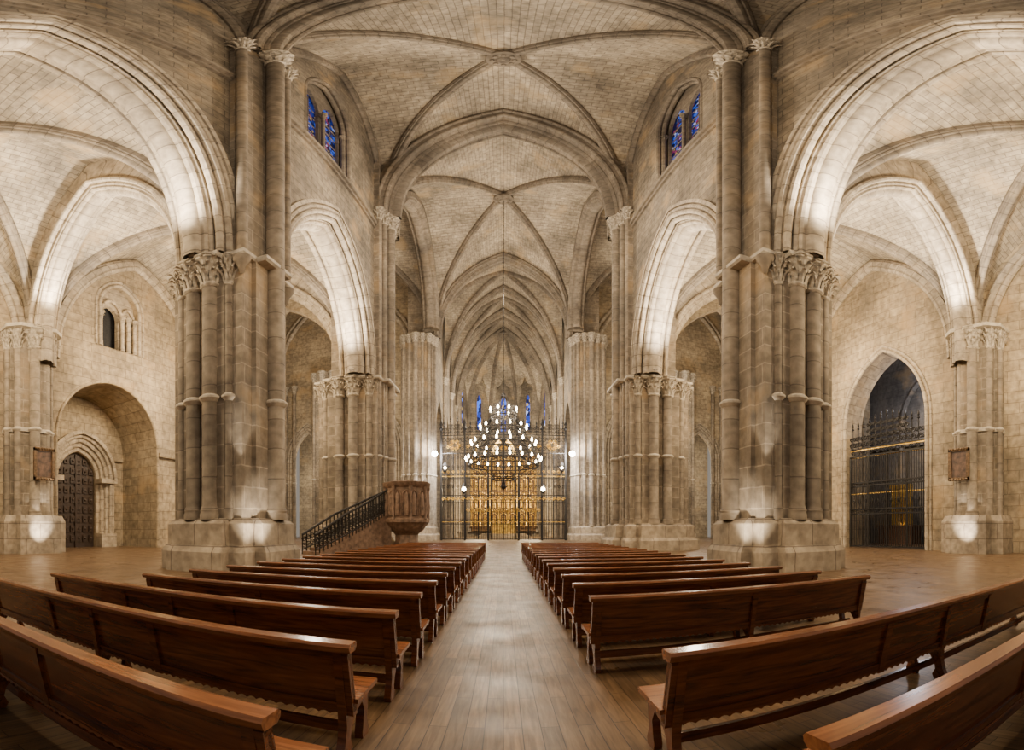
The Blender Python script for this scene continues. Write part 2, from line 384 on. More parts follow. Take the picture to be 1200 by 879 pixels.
def pier(loc,rz,label,k,low,high,lows,highs,rings_low,rings_high,cap_h=1.6,core_top=None,pil=None,group=None,core=(1.78,1.55,1.0),slab=None,corb=None,pb=1.2):
    root=empty('compound_pier',loc,label,'pillar',rz,group)
    m=MB(); pl=stepped(1.95*k,1.6*k,1.05*k)
    m.prism(pl,0,.75,pb+.06,pb+.06); m.prism(pl,.75,1.0,pb+.06,pb-.02); m.prism(pl,1.0,1.8,pb-.05,pb-.05); m.prism(pl,1.8,2.0,pb-.05,1.05)
    m.obj('plinth',M_base,root)
    m=MB(); m.prism(stepped(core[0]*k,core[1]*k,core[2]*k),1.95,core_top or low)
    if pil: m.box(*pil)
    m.obj('core',M_pier,root)
    if slab:
        m=MB(); pl=stepped(slab[0]*k,slab[1]*k,slab[2]*k); m.prism(pl,low-.24,low-.15,.96,1); m.prism(pl,low-.15,low+.02,1,1); m.obj('abacus',M_ring,root)
    for x,y,r in lows:
        s_=MB(); shaft(s_,x,y,1.95,low-cap_h,r); s_.obj('shaft',M_shaft,root)
        for q in rings_low: ringpart(x,y,q,r,root)
        c=MB(); capital(c,x,y,low-cap_h,low,r*1.08,9); c.obj('capital',M_cap,root)
    for x,y,r in highs:
        cb=corb and abs(y)>1
        s_=MB(); shaft(s_,x,y,low-.3 if cb else 1.95,high-1.5,r,corbel=cb); s_.obj('shaft',M_shaft,root)
        if not cb:
            for q in rings_high: ringpart(x,y,q,r,root)
        c=MB(); capital(c,x,y,high-1.5,high,r); c.obj('capital',M_cap,root)
    return root

# ------------------------------------------------------------------ layout constants
XP=10.6; XF=9.5; XB=11.7; XO=27.0
Y0=-3.6; Y1=14.7; Y2=33.0; Y3=62.0
SL=13.3; SA=14.6; SR=15.9
S1=34.2; S2=31.0; CR=46.6

m=MB(); 
m.add([(-40,-8,0),(40,-8,0),(40,104,0),(-40,104,0)],[(0,1,2,3)],[[(-8,-40),(-8,40),(104,40),(104,-40)]])
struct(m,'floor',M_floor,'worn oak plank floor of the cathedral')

near_low=[(.36,1.88,.31),(-.44,1.88,.31),(.36,-1.88,.31),(-.44,-1.88,.31),(1.08,-1.68,.16),(1.08,1.68,.16),(-1.88,.36,.32),(-1.88,-.44,.32),(-1.15,1.72,.2),(-1.15,-1.72,.2)]
near_high=[(1.98,.2,.38),(1.66,1.66,.22),(1.66,-1.66,.22)]
pn=pier((-XP,Y1,0),0,'massive limestone compound pier with leafy capitals beside the pews',1.0,SL,S1,near_low,near_high,(6.6,),(6.6,),pil=(.9,1.55,-1.65,1.65,SL-.4,S1),group='great nave piers',slab=(2.32,1.9,1.0),core=(1.85,1.66,1.0),corb=True,pb=1.22)
c=copytree(pn); c.location=(XP,Y1,0); c.scale=(-1,1,1)
k=1.45
cr_low=[(.6,-2.7,.36),(-.5,-2.7,.36),(-1.7,-2.35,.25),(1.7,-2.35,.25),(-2.7,0,.40),(-2.35,-1.5,.25)]
cr_high=[(2.75,0,.36),(2.5,-.95,.24),(2.5,.95,.24),(2.3,1.85,.24),(2.3,-1.85,.24),(.6,2.75,.36),(-.6,2.75,.36),(1.6,2.4,.25)]
pn=pier((-XP-.9,Y2,0),0,'clustered limestone crossing pier with bundled shafts',k,SL,S2,cr_low,cr_high,(7.0,),(7.0,),core_top=SL,pil=(-1.4,2.4,-2.1,2.1,SL-.4,S2+16),group='crossing piers',slab=(2.15,1.8,1.15),core=(1.8,1.62,1.05))
c=copytree(pn); c.location=(XP+.9,Y2,0); c.scale=(-1,1,1)
ce_high=[(2.3,0,.34),(2.1,-1.0,.23),(2.1,1.0,.23),(.95,-2.1,.23),(-.95,-2.1,.23),(0,-2.3,.34),(1.8,-1.8,.25),(-1.8,-1.8,.25),(-2.3,0,.34)]
pn=pier((-12.25,Y3,0),0,'slender clustered pier with tall shafts beside the iron choir screen',1.2,S2,S2,[],ce_high,(),(9.2,),core_top=S2,pil=(-1.3,1.6,-1.3,1.3,S2-.4,S2+18),group='choir piers')
c=copytree(pn); c.location=(12.25,Y3,0); c.scale=(-1,1,1)
pn=pier((-26.2,Y3-1.2,0),0,'tall clustered transept pier beyond the arcade',.9,16,26,[],[(0,-1.8,.34),(1.4,-1.4,.25),(-1.4,-1.4,.25),(1.8,0,.34)],(),(9.,),core_top=26,group='transept piers')
c=copytree(pn); c.location=(26.2,Y3-1.2,0); c.scale=(-1,1,1)

def respond(sx,y,lab):
    root=empty('wall_respond',(sx*XO,y,0),lab,'pillar',0 if sx<0 else pi,'aisle wall responds')
    m=MB(); pl=[(0,-2.0),(1.5,-2.0),(1.5,-1.3),(2.15,-1.3),(2.15,1.3),(1.5,1.3),(1.5,2.0),(0,2.0)]
    def sp(p,g): return [(x*g,y_*g) for x,y_ in p]
    m.prism(sp(pl,1.15),0,2.1); m.prism(pl,2.1,2.5,1.15,1.05); m.obj('plinth',M_base,root)
    m=MB(); m.prism([(0,-1.6),(.9,-1.6),(.9,-1.0),(1.4,-1.0),(1.4,1.0),(.9,1.0),(.9,1.6),(0,1.6)],2.4,SR)
    m.obj('core',M_pier,root)
    m=MB(); m.prism([(0,-1.7),(1.,-1.7),(1.,-1.1),(1.5,-1.1),(1.5,1.1),(1.,1.1),(1.,1.7),(0,1.7)],8.15,8.42); m.obj('string_band',M_ring,root)
    m=MB(); m.prism([(0,-2.1),(1.6,-2.1),(2.2,-1.3),(2.2,1.3),(1.6,2.1),(0,2.1)],SR-.25,SR+.02); m.obj('abacus',M_ring,root)
    for x,yy,r in [(1.55,0,.36),(1.2,-1.1,.25),(1.2,1.1,.25),(.75,-1.65,.2),(.75,1.65,.2)]:
        a=MB(); shaft(a,x,yy,2.4,SR-1.7,r); a.obj('shaft',M_shaft,root); ringpart(x,yy,8.25,r,root)
        a=MB(); capital(a,x,yy,SR-1.7,SR,r*1.1,9); a.obj('capital',M_cap,root)
    return root
YR=13.7
respond(-1,YR,'clustered stone respond carrying a small framed painting')
respond(1,YR,'clustered stone respond beside the iron chapel gate')

WC=22.6
def arcade(sx):
    m=MB(); o=(sx*XF,0,0); nb=(sx,0,0)
    ya,yb=Y0+2,Y1-2; yc,yd=Y1+2,29.9
    c1=(ya+yb)/2; a1=(yb-ya)/2
    c2=(yc+yd)/2; a2=(yd-yc)/2
    o1=(c1,a1,SL,SL,13.3); o2=(c2,a2,SL,SL,9.9)
    panel(m,o,(0,1,0),nb,Y0-3,Y2-1.5,SL,29.3,XB-XF,[o1,o2],16)
    wo=(WC,3.3,29.3,36.4,5.4)
    panel(m,o,(0,1,0),nb,Y0-3,Y2-1.5,29.3,48,XB-XF,[wo],10)
    struct(m,'wall_left' if sx<0 else 'wall_right',M_wall,'coursed ashlar nave wall above the arcade')
    for (cc,a,_,_,h) in (o1,o2):
        t=MB(); oo=(sx*XP,cc,0)
        arch(t,oo,(0,1,0),(1,0,0),a,SL,h,[moulded(1.5,.75,.25),roll(-.1,1.0,.16),roll(-.1,-1.0,.16),
            roll(.25,1.16,.17),roll(.25,-1.16,.17),roll(.62,1.18,.15),roll(.62,-1.18,.15),
            rect(.85,1.12,1.05,1.32),rect(.85,1.12,-1.32,-1.05)],18)
        t.obj(trimname(),M_arch,kind='structure',label='moulded pointed arcade arch',category='arch')
    t=MB(); f=XF*sx
    t.box(min(f,f-.28*sx),max(f,f-.28*sx),Y0,Y2-2,28.7,29.1); t.box(min(f,f-.14*sx),max(f,f-.14*sx),Y0,Y2-2,28.4,28.7)
    t.obj(trimname(),M_rib,kind='structure',label='string course under the clerestory',category='trim')
    g=MB(); xg=sx*(XF+.95)
    panel(g,(xg,0,0),(0,1,0),nb,WC-3.3,WC+3.3,29.3,42,.05)
    struct(g,'window_1' if sx<0 else 'window_2',M_glass,'tall paired lancets of deep blue stained glass')
    t=MB()
    panel(t,(sx*(XF+.65),0,0),(0,1,0),nb,WC-3.3,WC+3.3,29.3,42,.2,[(WC-1.5,1.3,29.5,36.4,2.7),(WC+1.5,1.3,29.5,36.4,2.7)])
    for a_,d_ in ((3.15,.1),(3.0,.4)): arch(t,(sx*(XF+d_),WC,0),(0,1,0),(1,0,0),a_,36.4,a_*5.2/3.3,[roll(0,0,.17)],10,29.3)
    for yy in (WC-2.98,WC,WC+2.98):
        shaft(t,sx*(XF+.45),yy,29.3,35.6,.13); capital(t,sx*(XF+.45),yy,35.6,36.3,.13,6)
    for yy in (WC-1.5,WC+1.5):
        for zz in (30.5,31.7,32.9,34.1,35.3,36.5): t.box(min(sx*(XF+.88),sx*(XF+.92)),max(sx*(XF+.88),sx*(XF+.92)),yy-1.35,yy+1.35,zz-.05,zz+.05)
        for dy in (-.45,.45): t.box(min(sx*(XF+.88),sx*(XF+.92)),max(sx*(XF+.88),sx*(XF+.92)),yy+dy-.04,yy+dy+.04,29.5,38.4)
    t.obj(trimname(),M_rib,kind='structure',label='stone tracery of the clerestory window',category='trim')
for sx in (-1,1): arcade(sx)

mw=MB()
def bay(cx,cy,a,b,s0,s1,cr,dome,lab,w=.75,dep=.65,bs=None,n=12):
    pos,T=vault(mw,cx,cy,a,b,s0,s1,cr,dome,n)
    r=MB(); diag(r,pos,T,w,dep)
    if bs: boss(r,(cx,cy,cr+dome-dep-.0),bs)
    r.obj(trimname(),M_rib,kind='structure',label=lab,category='rib')
    return pos,T
AV=9.55
bay(0,(Y0+Y1)/2,AV,(Y1-Y0)/2,S1,S1,CR,.5,'diagonal vault ribs of the nave')
bay(0,(Y1+Y2)/2,AV,(Y2-Y1)/2,S1,S2,CR,.5,'diagonal vault ribs with carved keystone over the pews',bs=1.0)
bay(0,(Y2+Y3)/2,AV+.3,(Y3-Y2)/2,S2,S2,CR,.8,'diagonal vault ribs with carved keystone over the crossing',bs=1.1)
CH=[62,71.5,80.5,89.5]; SC=27.5
for a_,b_,sa,sb in ((62,71.5,S2,SC),(71.5,80.5,SC,SC),(80.5,89.5,SC,SC)):
    bay(0,(a_+b_)/2,AV,(b_-a_)/2,sa,sb,CR-.4,.3,'diagonal vault ribs over the choir',.7,.5)
def trans(y,a,sp,cr,w,dep,lab,n=16,extra=True):
    t=MB(); secs=[moulded(w*.55,dep,.4)]
    if extra: secs+=[rect(-dep*.45,.5,-w*.5,w*.5),roll(-dep*.4,-w*.46,.2),roll(-dep*.4,w*.46,.2),roll(-dep*.05,-w*.54,.17),roll(-dep*.05,w*.54,.17)]
    arch(t,(0,y,0),(1,0,0),(0,1,0),a,sp,cr-sp,secs,n)
    t.obj(trimname(),M_rib,kind='structure',label=lab,category='arch')
trans(Y1,AV-.35,S1,CR-.2,1.9,.95,'moulded transverse arch of the nave')
trans(Y2,AV-.15,S2,CR-.2,3.4,1.5,'deeply moulded crossing arch',20)
trans(Y3,AV+.2,S2,CR-.3,2.2,.8,'moulded choir arch')
for y in CH[1:]: trans(y,AV,SC,CR-.7,1.3,.5,'transverse arch of the choir',12)
for sx in (-1,1):
    for (ya,yb,sa,sb) in ((Y0,Y1,S1,S1),(Y1,Y2,S1,S2)):
        t=MB(); arch(t,(sx*(XF-.12),(ya+yb)/2,0),(0,1,0),(1,0,0),(yb-ya)/2-.9,(sa+sb)/2,CR-1.0-(sa+sb)/2,[roll(0,0,.24),rect(.1,.5,-.25,.25),roll(.7,0,.16)],14)
        t.obj(trimname(),M_rib,kind='structure',label='wall rib framing the clerestory',category='rib')
    t=MB(); arch(t,(sx*9.9,(Y2+Y3)/2,0),(0,1,0),(1,0,0),11.5,S2,CR-1-S2,[moulded(2.2,1.2,.4)],14)
    t.obj(trimname(),M_rib,kind='structure',label='transept arch of the crossing',category='arch')
AC=89.5; AR=9.6
ang=[pi*k/5 for k in range(6)]
av=[(AR*math.cos(a),AC+AR*math.sin(a)) for a in ang]
r=MB(); wm=MB()
for k in range(5):
    (x0,y0),(x1,y1)=av[k],av[k+1]; L=math.hypot(x1-x0,y1-y0); dh=Vector(((x1-x0)/L,(y1-y0)/L,0)); nb=Vector((-dh.y,dh.x,0))*-1
    if nb.dot(Vector(((x0+x1)/2,(y0+y1)/2-AC,0)))<0: nb=-nb
    panel(wm,(x0,y0,0),dh,nb,0,L,0,47,.8,[(L/2,.6,24,31.0,1.6)],6)
    mid=Vector(((x0+x1)/2,(y0+y1)/2,0))
    arch(r,mid-nb*.05,dh,nb,.9,31.0,2.0,[roll(0,0,.14)],8,23.5)
    g=MB(); panel(g,Vector((x0,y0,0))+nb*.3,dh,nb,L/2-.65,L/2+.65,23.8,32.8,.04)
    struct(g,'window_%d'%(k+3),M_glass2,'tall narrow stained glass lancet of the apse')
    n=8; key=Vector((0,AC+.6,CR-.5)); vs=[];fs=[]
    h=CR-.9-SC
    for i in range(n+1):
        s_=i/n
        for j in range(n+1):
            t_=j/n
            base=Vector((x0+(x1-x0)*s_,y0+(y1-y0)*s_,0))
            zz=SC+h*min(1,P(t_*9,9,h)/h)
            zedge=SC+P((2*s_-1)*3,3,4.5)+6*(1-abs(2*s_-1))
            z_=zz if j<n else zedge
            z_=max(zz,SC+ (zedge-SC)*t_ ) if t_>.3 else zz
            p=Vector((key.x*(1-t_)+base.x*t_,key.y*(1-t_)+base.y*t_,z_)); vs.append(p)
    for i in range(n):
        for j in range(n): fs.append((i*(n+1)+j,(i+1)*(n+1)+j,(i+1)*(n+1)+j+1,i*(n+1)+j+1))
    mw.add(vs,fs)
for k in range(6):
    x,y=av[k]; d=Vector((x,y-AC-.6,0)); Ld=d.length; d.normalize(); dd=Vector((-d.y,d.x,0)); h=CR-1.2-SC
    A=axs(Ld,h,12); pts=[Vector((0,AC+.6,0))+d*xx+Z*(SC+zz) for xx,zz,_,_ in A]; Ns=[d*c_+Z*s_ for _,_,c_,s_ in A]
    r.sweep(pts,Ns,dd,moulded(.8,.8,.2))
    shaft(r,x*.96,AC+(y-AC)*.96,1,SC-1,.35); capital(r,x*.96,AC+(y-AC)*.96,SC-1.2,SC,.35)
boss(r,(0,AC+.6,CR-1.5),1.0)
r.obj(trimname(),M_rib,kind='structure',label='radiating ribs and shafts of the apse',category='rib')
struct(wm,'wall_apse',M_wall,'polygonal apse wall with lancet openings')
for sx in (-1,1):
    m=MB(); panel(m,(sx*9.9,0,0),(0,1,0),(sx,0,0),62.8,89.5,0,48,1,[(67,3.4,0,16,6),(76,3.3,0,16,6),(85,3.3,0,16,6)],8)
    struct(m,'wall_left_choir' if sx<0 else 'wall_right_choir',M_wall,'choir side wall with arches')
    m=MB(); panel(m,(sx*15.0,0,0),(0,1,0),(sx,0,0),64.3,92,0,30,.5)
    struct(m,'wall_left_ambulatory' if sx<0 else 'wall_right_ambulatory',M_plast,'outer wall of the ambulatory')
    for y in CH[1:]:
        rt=empty('wall_shaft',(sx*9.75,y,0),'slender triple wall shaft of the choir','pillar',0,'choir wall shafts')
        for dx,dy,rr in ((0,0,.4),(-.0,-.65,.25),(-.0,.65,.25)):
            t=MB(); shaft(t,dx,dy,0,SC-1.2,rr); t.obj('shaft',M_shaft,rt); ringpart(dx,dy,10,rr,rt)
            t=MB(); capital(t,dx,dy,SC-1.2,SC,rr,6); t.obj('capital',M_cap,rt)

CA=27.3
for sx in (-1,1):
    cx=sx*(XB+XO)/2; a=(XO-XB)/2+.1
    bay(cx,(Y0+Y1)/2,a,(Y1-Y0)/2,SA,SA,CA+.5,.5,'diagonal ribs of the aisle vault',.75,.6,.7)
    bay(cx,(Y1+Y2)/2,a,(Y2-Y1)/2,SA,SA,CA,.5,'diagonal ribs of the aisle vault',.75,.6,.7)
    for y in (Y1-.3,Y2):
        t=MB(); arch(t,(sx*19.0,y,0),(1,0,0),(0,1,0),6.6,SA,10.7,[moulded(1.5,.8,.5),roll(.1,-.95,.18),roll(.1,.95,.18),rect(.2,2.2,-.8,.8)],16,SL)
        t.obj(trimname(),M_arch,kind='structure',label='moulded transverse arch across the aisle',category='arch')
    for yc,bb in (((Y1+Y2)/2,(Y2-Y1)/2-1.5),((Y0+Y1)/2,(Y1-Y0)/2-1.5)):
        t=MB(); arch(t,(sx*(XO-.15),yc,0),(0,1,0),(1,0,0),bb,SA,CA-1.2-SA,[roll(0,0,.28),rect(.15,.6,-.3,.3),roll(.75,0,.16)],14)
        t.obj(trimname(),M_arch,kind='structure',label='wall rib on the aisle wall',category='rib')
    m=MB(); panel(m,(sx*XB,Y2+1.6,0),(sx,0,0),(0,1,0),2.2,XO-XB+8,0,48,1.,[(7.3,5.6,0,SA,9)],10)
    struct(m,'wall_left_transept' if sx<0 else 'wall_right_transept',M_plast,'transept wall with the aisle arch')
    m=MB(); panel(m,(sx*36,Y2,0),(0,1,0),(sx,0,0),0,34,0,48,1.)
    struct(m,'wall_left_transept_end' if sx<0 else 'wall_right_transept_end',M_plast,'end wall of the transept')
    m=MB(); panel(m,(sx*13,Y3+1.2,0),(sx,0,0),(0,1,0),0,24,0,48,1.,[(6.5,3.6,0,14,6),(17.5,2.6,0,13,4.5)],10)
    panel(m,(sx*15.5,Y3+12,0),(sx,0,0),(0,1,0),0,22,0,30,.6)
    struct(m,'wall_left_transept_east' if sx<0 else 'wall_right_transept_east',M_plast,'east wall of the transept with chapel arches')
    t=MB()
    for cx_,a_,sp_2,h_ in ((19.5,3.6,14,6),(30.5,2.6,13,4.5)):
        arch(t,(sx*cx_,Y3+1.15,0),(1,0,0),(0,1,0),a_,sp_2,h_,[roll(0,0,.22),roll(.45,0,.2),roll(.9,0,.18),rect(1.1,1.3,-.25,.2)],12,2)
    arch(t,(sx*24.5,Y3+1.15,0),(1,0,0),(0,1,0),11,28,14,[roll(0,0,.35),roll(.8,0,.25)],14)
    t.obj(trimname(),M_arch,kind='structure',label='mouldings of the transept chapel arches',category='arch')
    for xx in (28.4,32.8,34.4):
        rt=empty('wall_shaft',(sx*xx,Y3+.9,0),'slender wall shaft with a leafy capital in the transept','pillar',0,'transept wall shafts')
        t=MB(); shaft(t,0,0,0,24.5,.3); t.obj('shaft',M_shaft,rt); ringpart(0,0,9,.3,rt)
        t=MB(); capital(t,0,0,24.3,25.7,.3,7); t.obj('capital',M_cap,rt)
    bay(sx*23.3,(Y2+Y3)/2+.5,13.2,(Y3-Y2)/2,S2,S2,CR,.5,'diagonal ribs of the transept vault')
struct(mw,'ceiling',M_web,'pale stone rib vault webs')

m=MB()
panel(m,(-XO,0,0),(0,1,0),(-1,0,0),Y0-3,Y2+1.6,0,15,4.6,[(21.4,5.0,0,8.4,5.1)],12)
panel(m,(-XO,0,0),(0,1,0),(-1,0,0),Y0-3,Y2+1.6,15,29,1.4,[(22.3,1.9,16.8,20.8,2.5)],10)
panel(m,(-XO-4.6,0,0),(0,1,0),(-1,0,0),15,28,0,15,.8,[(21.2,2.0,0,6.0,2.4)],10)
struct(m,'wall_left_aisle',M_plast,'pale stone aisle wall with a deep arched porch')
m=MB(); 
m.box(-XO,-XO+.25,26.5,Y2-3,7.9,8.25); m.box(-XO-4.58,-XO-4.35,16.5,17.6,7.9,8.2); m.box(-XO-4.58,-XO-4.35,24.9,26.3,7.9,8.2)
arch(m,(-XO-.02,21.4,0),(0,1,0),(1,0,0),5.0,8.4,5.1,[roll(.12,0,.13)],12,0)
m.obj(trimname(),M_plast,kind='structure',label='thin string course on the aisle wall',category='trim')
m=MB(); xo=-XO-4.6
for i,(ra,dx) in enumerate(((.15,.0),(.5,.22),(.85,.44),(1.2,.66))):
    arch(m,(xo+dx,21.2,0),(0,1,0),(1,0,0),2.0+ra,6.0,2.4+ra*1.1,[roll(0,0,.17),rect(.1,.32,-.4,.15)],12,1.0)
arch(m,(xo+.85,21.2,0),(0,1,0),(1,0,0),3.5,6.0,4.0,[rect(-.12,.2,-.2,.2)],12)
for sg in (-1,1):
    m.box(xo,xo+.95,21.2+sg*2.85-.85,21.2+sg*2.85+.85,0,1.2); m.box(xo,xo+1.0,21.2+sg*2.85-.9,21.2+sg*2.85+.9,5.7,6.1)
m.obj(trimname(),M_arch,kind='structure',label='stepped portal mouldings around the door',category='trim')
droot=MB()
A=[(-2,0),(-2,6.0)]+[(-x,6+z) for x,z,_,_ in axs(2.0,2.4,8)]+[(x,6+z) for x,z,_,_ in reversed(axs(2.0,2.4,8))]+[(2,0)]
droot.extr(A,lambda a,b,d:(xo-.3-d,21.2+a,b),0,.2)
for i in range(9):
    for j in range(6):
        zz=.5+i*.85; yy=-1.65+j*.66
        if zz<6+P(yy,2.0,2.4)-.4:
            droot.box(xo-.3,xo-.18,21.2+yy-.22,21.2+yy+.22,zz,zz+.55); droot.sphere((xo-.16,21.2+yy,zz+.28),.11,6,4)
droot.box(xo-.3,xo-.14,21.12,21.28,0,8.2)
struct(droot,'door_1',M_door,'dark studded wooden double door under a pointed arch')
m=MB(); panel(m,(-XO-.5,0,0),(0,1,0),(-1,0,0),20.3,24.3,16.6,24,.4,[(21.6,.85,17,20,1.2)],6)
for yy in (20.5,22.7,23.35,24.05): shaft(m,-XO-.25,yy,16.9,20,.17); capital(m,-XO-.25,yy,19.6,20.3,.17,6)
arch(m,(-XO-.3,23.35,0),(0,1,0),(1,0,0),.6,20.4,.9,[roll(0,0,.12)],6)
arch(m,(-XO-.3,21.6,0),(0,1,0),(1,0,0),1.05,20.3,1.4,[roll(0,0,.14)],8)
arch(m,(-XO+.0,22.3,0),(0,1,0),(1,0,0),1.95,20.8,2.5,[roll(.1,0,.16),roll(.5,0,.12)],10,16.8)
m.obj(trimname(),M_arch,kind='structure',label='colonnettes of the small side window',category='trim')
m=MB(); m.box(-XO-1.38,-XO-1.3,20.2,24.4,16.6,24); struct(m,'window_8',M_dark,'dark unlit narrow window')
m=MB()
panel(m,(XO,0,0),(0,1,0),(1,0,0),Y0-3,Y2+1.6,0,29,2.0,[(22.7,4.2,0,10.4,6.4)],14)
struct(m,'wall_right_aisle',M_plast,'pale stone aisle wall with a tall chapel arch')
m=MB(); arch(m,(XO-.02,22.7,0),(0,1,0),(1,0,0),4.2,10.4,6.4,[roll(.12,0,.16),roll(.5,0,.1)],14,0)
m.obj(trimname(),M_arch,kind='structure',label='moulding of the chapel arch',category='trim')
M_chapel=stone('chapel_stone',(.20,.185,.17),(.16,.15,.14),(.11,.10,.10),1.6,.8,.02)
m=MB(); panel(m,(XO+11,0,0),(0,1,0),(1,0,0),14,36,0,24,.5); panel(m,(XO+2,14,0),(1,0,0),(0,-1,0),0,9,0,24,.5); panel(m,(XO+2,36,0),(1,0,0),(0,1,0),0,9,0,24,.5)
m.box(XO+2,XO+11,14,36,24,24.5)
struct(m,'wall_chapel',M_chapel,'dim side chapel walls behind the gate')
m=MB(); 
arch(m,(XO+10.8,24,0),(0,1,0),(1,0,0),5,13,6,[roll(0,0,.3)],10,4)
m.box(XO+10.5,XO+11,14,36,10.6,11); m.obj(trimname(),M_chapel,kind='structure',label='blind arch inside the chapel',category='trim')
rt=empty('side_altar',(XO+9,28,0),'small chapel altar with a gilded cross on a dark table','altar')
m=MB(); m.box(-.8,.8,-2.2,2.2,0,1.8); m.box(-.95,.95,-2.4,2.4,1.8,2.0); m.obj('altar_table',M_table,rt)
m=MB(); m.box(.3,.6,-1.3,1.3,2.0,6.2); m.box(.2,.3,-1.5,1.5,5.9,6.3); m.lathe(0,0,[(.4,2),(.15,2.3),(.12,3.2),(.3,3.4)],8); m.box(-.06,.06,-.1,.1,3.4,5.2); m.box(-.06,.06,-.6,.6,4.4,4.65); m.obj('retable',M_gold,rt)

# ------------------------------------------------------------------ iron work
def scroll(mb,c,ax,R,r,turns=1.4,flip=1,n=16,k=5):
    pts=[]
    for i in range(n+1):
        t=i/n; rr=R*(1-.8*t); a=2*pi*turns*t
        pts.append((c[0]+ax[0]*rr*math.cos(a)*flip,c[1]+ax[1]*rr*math.cos(a)*flip,c[2]+rr*math.sin(a)))
    mb.tube(pts,r,k)
def finial(m,x,z,s=1):
    m.lathe(x,0,[(.04*s,z),(.16*s,z+.15*s),(.05*s,z+.35*s),(.13*s,z+.5*s),(.01,z+.95*s)],6)
g=empty('iron_gate',(XO+.5,22.7,0),'dark wrought iron chapel gate with dense scrollwork cresting','gate',pi/2)
W_=4.15
m=MB()
for i in range(37):
    x=-W_+2*W_*i/36; m.tube([(x,0,.1),(x,0,7.9)],.04 if i%9 else .11,5)
    if i%3==1: m.lathe(x,0,[(.05,3.8),(.1,4.0),(.05,4.2)],6)
m.obj('bar_lattice',M_iron,g)
m=MB()
for z in (.15,2.9,3.3,5.3,5.6,7.9): m.box(-W_,W_,-.07,.07,z-.06,z+.06)
for i in range(16):
    x=-W_+.26+i*.52; scroll(m,(x,-.02,5.45),(1,0),.13,.03,1.2); scroll(m,(x,-.02,3.1),(1,0),.16,.03,1.2)
for i in range(12):
    x=-W_+.35+i*.69; scroll(m,(x,-.02,8.2),(1,0),.24,.045,1.3,1 if i%2 else -1)
m.obj('rail',M_iron,g)
m=MB(); m.box(-W_,W_,-.12,.0,7.8,7.92); m.box(-W_,W_,-.12,.0,8.42,8.54); m.box(-W_,W_,-.1,.0,4.6,4.68); m.obj('gilded_rail',M_gold,g)
m=MB(); m.box(-W_,W_,-.06,.06,8.54,8.62)
for i in range(13):
    x=-W_+(i+.5)*2*W_/13; hh=1.0+1.4*math.exp(-(x/1.6)**2)
    for lv in range(2 if abs(x)>2.2 else 4):
        R=.38-.04*lv
        scroll(m,(x-.17,0,8.95+lv*.55),(1,0),R*.6,.055,1.4,1); scroll(m,(x+.17,0,8.95+lv*.55),(1,0),R*.6,.055,1.4,-1)
    m.tube([(x,0,8.6),(x,0,9.9+hh*.5)],.05,5); finial(m,x,9.8+hh*.5,.8)
m.obj('crest',M_iron,g)
g=empty('choir_screen',(0,60.5,0),'tall filigree wrought iron choir screen with gilded ornament and cresting','gate')
W_=8.75
m=MB()
for i in range(71):
    x=-W_+2*W_*i/70; m.tube([(x,0,.1),(x,0,12.3)],.035 if i%7 else .09,4)
m.obj('bar_lattice',M_iron,g)
m=MB()
for z in (.2,2.3,2.9,5.3,6.3,8.7,9.3,12.3,13.5,14.9): m.box(-W_,W_,-.06,.06,z-.055,z+.055)
for i in range(26):
    x=-W_+.34+i*.673
    for z,R in ((5.8,.4),(9.0,.25),(2.6,.25),(12.9,.45),(14.2,.5),(11.6,.3),(10.3,.3),(7.5,.3)): scroll(m,(x,-.03,z),(1,0),R*.85,.045,1.3,1 if i%2 else -1,10,4)
m.obj('scroll_frieze',M_iron,g)
m=MB()
for x in (-8.7,-5.4,-2.1,2.1,5.4,8.7): m.box(x-.13,x+.13,-.14,.14,0,15.6); finial(m,x,15.6,1.9)
m.obj('post',M_iron,g)
m=MB()
for i in range(19):
    x=-8.3+i*.922; hh=1.8*math.exp(-(x/2.2)**2)+1.0*math.exp(-((abs(x)-6.8)/1.2)**2)
    lv=0
    while lv*.5<hh+.5:
        scroll(m,(x-.22,0,15.3+lv*.5),(1,0),.24,.05,1.4,1,10,4); scroll(m,(x+.22,0,15.3+lv*.5),(1,0),.24,.05,1.4,-1,10,4); lv+=1
    m.tube([(x,0,14.9),(x,0,16.1+hh)],.05,4); finial(m,x,16.0+hh,1)
m.obj('crest',M_iron,g)
m=MB()
for z in (2.6,5.8,9.0): m.box(-W_,W_,-.12,-.09,z-.05,z+.05)
for i in range(25):
    x=-8.4+i*.7; scroll(m,(x,-.12,5.8),(1,0),.26,.06,1.2,1,10,4); scroll(m,(x,-.12,9.6),(1,0),.22,.05,1.2,-1,10,4)
    if i%2: scroll(m,(x,-.12,13.2),(1,0),.3,.06,1.3,1,10,4)
    if abs(x)<5: scroll(m,(x,-.12,4.2),(1,0),.28,.06,1.3,-1,10,4)
for x0_ in (-6.8,6.8,0):
    for a_ in range(6):
        an=a_*pi/3; scroll(m,(x0_+.55*math.cos(an),-.14,13.4+.55*math.sin(an)),(1,0),.3,.08,1.3,1 if a_%2 else -1,10,4)
m.obj('gilded_ornament',M_gold,g)
